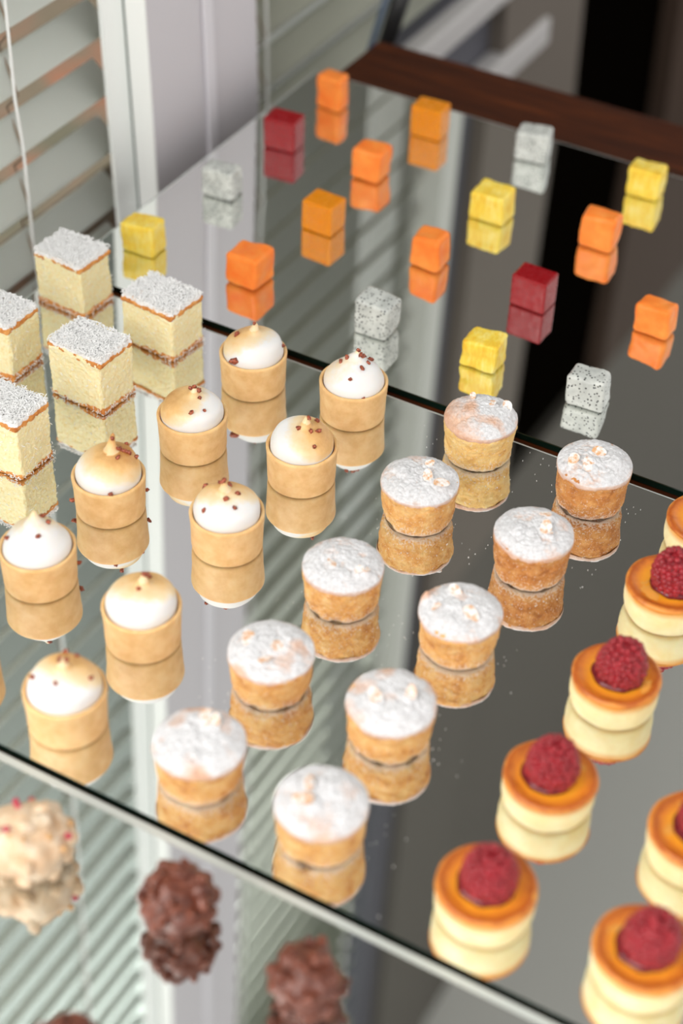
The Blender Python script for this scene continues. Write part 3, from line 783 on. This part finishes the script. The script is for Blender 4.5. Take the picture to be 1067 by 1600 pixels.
# ------------------------------------------------------------------ raspberry cheesecakes
CHE = [
 (-.1786, .7984, .0450, (.0100, -.0010), 0.1, 'farthest cheesecake, cut off by the right photo edge, mostly bare orange top'),
 (-.1775, .7337, .0458, (.0040, .0005), -.35, 'raspberry cheesecake with dark glaze and scorched left side, second from the back'),
 (-.1753, .6513, .0450, (.0015, .0010), 0.05, 'raspberry cheesecake with a dark brown rim, third from the back'),
 (-.1772, .5700, .0452, (.0000, .0010), 0.05, 'raspberry cheesecake fourth from the back, raspberry pointing up, small glaze at its left'),
 (-.1752, .4913, .0458, (.0010, .0005), 0.0, 'raspberry cheesecake with a bright glaze highlight, standing at the black mirror edge'),
 (-.0999, .5750, .0456, (.0030, .0015), 0.1, 'raspberry cheesecake cut off by the right photo edge, behind the lowest right one'),
 (-.0961, .4967, .0460, (.0010, .0005), 0.2, 'raspberry cheesecake at the lower right corner of the photo'),
 (-.0994, .6439, .0450, (.0010, .0005), 0.0, 'raspberry cheesecake barely showing at the right photo edge, halfway down'),
]
def cheesecake(i, x, y, dia, off, lean, lab):
    root = empty('raspberry_cheesecake', (x, y, .0002)); tag(root, lab, 'cheesecake', 'raspberry cheesecakes')
    R = dia / 2 * 1.075; sd = Vector((i * 6.1, 8, 1))
    prof = [(0, .0012), (R * .7, .0006), (R * .86, .0001), (R * .93, .0016), (R * .975, .0048), (R * .99, .0085), (R * .985, .0120), (R * .995, .0143), (R * .975, .0158), (R * .90, .0163)]
    def dsp(p, n, t):
        r = math.hypot(p.x, p.y); o_ = n * (.0005 * noise.noise((p + sd) * 90) + .00015 * fbm(p + sd, 400, 2))
        if p.z < .001 and o_.z < 0: o_.z = 0
        return o_
    full = prof + [(R * .80, .0158), (R * .5, .0154), (0, .0154)]
    V, F = lathe(catmull(full, 56), 96, dsp)
    K = (1.30, 1.34, 1.36, 1.26, 1.34, 1.32, 1.32, 1.30)[i]; UP = Vector((0, 0, .0157 * (K - 1)))
    V = [Vector((v.x, v.y, v.z * K)) for v in V]
    mk('cheesecake_body', V, F, M['cheeseside'], root)
    ptop = [(0, .0140), (R * .6, .0144), (R * .985, .0140), (R * 1.004, .0150), (R * .990, .0162), (R * .93, .0171), (R * .84, .0170), (R * .76, .0162), (R * .60, .0158), (R * .3, .0157), (0, .0157)]
    V, F = lathe(catmull(ptop, 50), 96, lambda p, n, t: n * (.0005 * noise.noise((p + sd) * 80)))
    V = [v + UP for v in V]
    mk('baked_top', V, F, M['cheesetop'], root)
    # raspberry
    iv, if_ = ico(3)
    c0 = SIDE * off[0] + VIEW * off[1]; rr = random.Random(i + 5)
    RV, RF = [], []
    Hh, Rr = .0232, .0134
    def body(t): # radius at height fraction
        return Rr * (math.sin(min(1, t * 2.6 + .42) * math.pi / 2) if t < .25 else 1) * (1 if t < .25 else math.sqrt(max(0, 1 - ((t - .25) / .76) ** 1.9)))
    ax = (Vector((0, 0, 1)) + SIDE * lean * .6 + VIEW * -.05).normalized()
    e1 = ax.cross(VIEW).normalized(); e2 = ax.cross(e1)
    base = Vector((c0.x, c0.y, .0158)) + UP
    # inner core
    for q in iv:
        t = (q.z + 1) / 2
        rad = body(max(.02, min(.995, t))) * .985
        lat = math.hypot(q.x, q.y)
        if lat > 1e-6: d2 = (e1 * q.x + e2 * q.y) / lat * rad * min(1, lat * 2.2)
        else: d2 = Vector((0, 0, 0))
        RV.append(base + ax * (Hh * t * .97) + d2)
    RF += list(if_)
    iv2, if2 = ico(2)
    rows = 9
    for r_ in range(rows):
        t = .07 + .90 * r_ / (rows - 1); rad = body(t) * .93
        n = max(1, int(round(2 * math.pi * rad / .0034)))
        if rad < .0018: n = 1
        for k in range(n):
            a = 2 * math.pi * (k + .5 * (r_ % 2) + rr.uniform(-.3, .3)) / n
            c = base + ax * Hh * (t + (rr.uniform(-.035, .035) if n > 1 else .03)) + (e1 * math.cos(a) + e2 * math.sin(a)) * (rad if n > 1 else 0)
            s = .0020 * rr.uniform(.85, 1.15); b = len(RV)
            RV += [c + q * s for q in iv2]; RF += [tuple(z + b for z in f) for f in if2]
    o = mk('raspberry', RV, RF, M['raspberry'], root)
    # glaze pool round its foot
    V, F = lathe(catmull([(0, .0157), (Rr * .8, .0158), (Rr * 1.02, .0160), (Rr * 1.06, .0170), (Rr * .96, .0186), (Rr * .7, .0190), (0, .0190)], 24), 60,
                 lambda p, n, t: n * (.0009 * noise.noise((Vector((p.x, p.y, 0)) + sd) * 170)))
    sh = -SIDE * .0012 - VIEW * .0006
    mk('berry_glaze', [v + Vector((c0.x, c0.y, 0)) + sh + UP for v in V], F, M['glaze'], o)
for i, a in enumerate(CHE): cheesecake(i, *a)

# ------------------------------------------------------------------ chocolate clusters on the front plate
def cluster(i, x, y, rx, hz, kind, lab):
    root = empty('chocolate_cluster', (x, y, .0002)); tag(root, lab, 'chocolate', 'chocolate clusters')
    rr = random.Random(i + 900); sd = Vector((i * 4.4, 2, 9))
    V, F = [], []
    iv, if_ = ico(4)
    for q in iv:
        p = Vector((q.x * rx * .80, q.y * rx * .80, q.z * hz * .46 + hz * .5))
        n = q.normalized()
        p += n * (.0042 * noise.noise(q * 1.7 + sd) + .0022 * noise.noise(q * 4.2 + sd) + .0010 * fbm(q * 9 + sd, 1, 2))
        V.append(Vector((p.x, p.y, max(0.0002, p.z))))
    F += list(if_)
    mat = M['choc'] if kind == 'dark' else M['whitechoc']
    iv2, if2 = ico(3)
    nlump = 46 if kind == 'dark' else 26
    for k in range(nlump):
        z = rr.uniform(-.75, 1); a = rr.uniform(0, 6.283); lat = math.sqrt(max(0, 1 - z * z))
        d = Vector((lat * math.cos(a), lat * math.sin(a), z))
        c = Vector((d.x * rx * .80, d.y * rx * .80, d.z * hz * .46 + hz * .5))
        ax = Vector((rr.uniform(-1, 1), rr.uniform(-1, 1), rr.uniform(-1, 1))).normalized()
        if kind == 'dark': L, Wd = rr.uniform(.0036, .0058), rr.uniform(.0019, .0033)
        else: L, Wd = rr.uniform(.004, .006), rr.uniform(.0030, .0045)
        b = len(V)
        for q in iv2:
            al = q.dot(ax); pe = q - ax * al
            w_ = ax * al * L + pe * Wd
            w_ += q * (.0010 * noise.noise(q * 2.2 + Vector((k, i, 0))))
            p = c + w_; V.append(Vector((p.x, p.y, max(0.0002, p.z))))
        F += [tuple(t + b for t in f) for f in if2]
    mk('chocolate_coating', V, F, mat, root)
    if kind == 'white':
        for nm, mm, cnt in (('berry_piece', M['redbit'], 5), ('nut_piece', M['nut'], 6)):
            for k in range(cnt):
                z = rr.uniform(.1, .95); a = rr.uniform(0, 6.283); lat = math.sqrt(1 - z * z)
                c = Vector((lat * math.cos(a) * rx * .88, lat * math.sin(a) * rx * .88, z * hz * .46 + hz * .5))
                jv, jf = ico(2)
                mk(nm, [c + Vector((q.x, q.y, q.z)) * .0018 * (1 + .4 * noise.noise(q * 2 + Vector((k, 0, i)))) for q in jv], jf, mm, root)
cluster(0, -.3790, .4030, .0255, .034, 'white', 'pale chocolate cluster with red berry bits at the lower left')
cluster(1, -.2975, .4110, .0205, .034, 'dark', 'brown chocolate shard cluster beside the white reflected strip, whole in view')
cluster(2, -.2230, .4040, .0200, .034, 'dark', 'brown chocolate shard cluster cut off by the bottom photo edge')
cluster(3, -.2945, .3170, .0200, .034, 'dark', 'brown chocolate cluster whose tip just enters at the bottom left edge')

# ------------------------------------------------------------------ fallen sugar on the middle mirror
rnd = random.Random(4); pn = []
for (x, y, *_) in MUF:
    for _ in range(34):
        a = rnd.uniform(0, 6.283); r = .0235 + abs(rnd.gauss(0, .010))
        px, py = x + r * math.cos(a), y + r * math.sin(a)
        if .462 < py < .826: pn.append((Vector((px, py, .00025)), Vector((0, 0, 1))))
o = mk('sugar_specks', *shards(pn, .00055, .00035, 3, 0.0), M['coconut'], smooth=False)
tag(o, 'fine white sugar specks scattered on the mirror around the sugared cakes', 'sugar', None, 'stuff')

# ------------------------------------------------------------------ stand behind the table corner
root = empty('folding_stand', (-.69, 1.40, -.75)); tag(root, 'slanted black metal stand behind the far left table corner', 'stand')
P0 = Vector((-.7010, 1.38, .006)); P1 = Vector((-.7170, 1.38, -.052)); dd = (P1 - P0)
def leg(p, q, r, mat, nm, n=12):
    V, F = tube_geo([p - Vector((-.69, 1.40, -.75)), q - Vector((-.69, 1.40, -.75))], r, n); mk(nm, V, F, mat, root)
t_end = (-.75 - P0.z) / dd.z * .0
leg(Vector((-.685, 1.385, .030)), Vector((-.728, 1.385, -.13)), .0085, M['metal'], 'leg')
leg(Vector((-.697, 1.379, .030)), Vector((-.740, 1.379, -.13)), .0032, M['bluehighlight'], 'edge_highlight')  # bluish highlight along the leg, built as a thin coloured tube
leg(Vector((-.700, 1.385, -.10)), Vector((-.640, 1.395, -.748)), .008, M['metal'], 'leg')
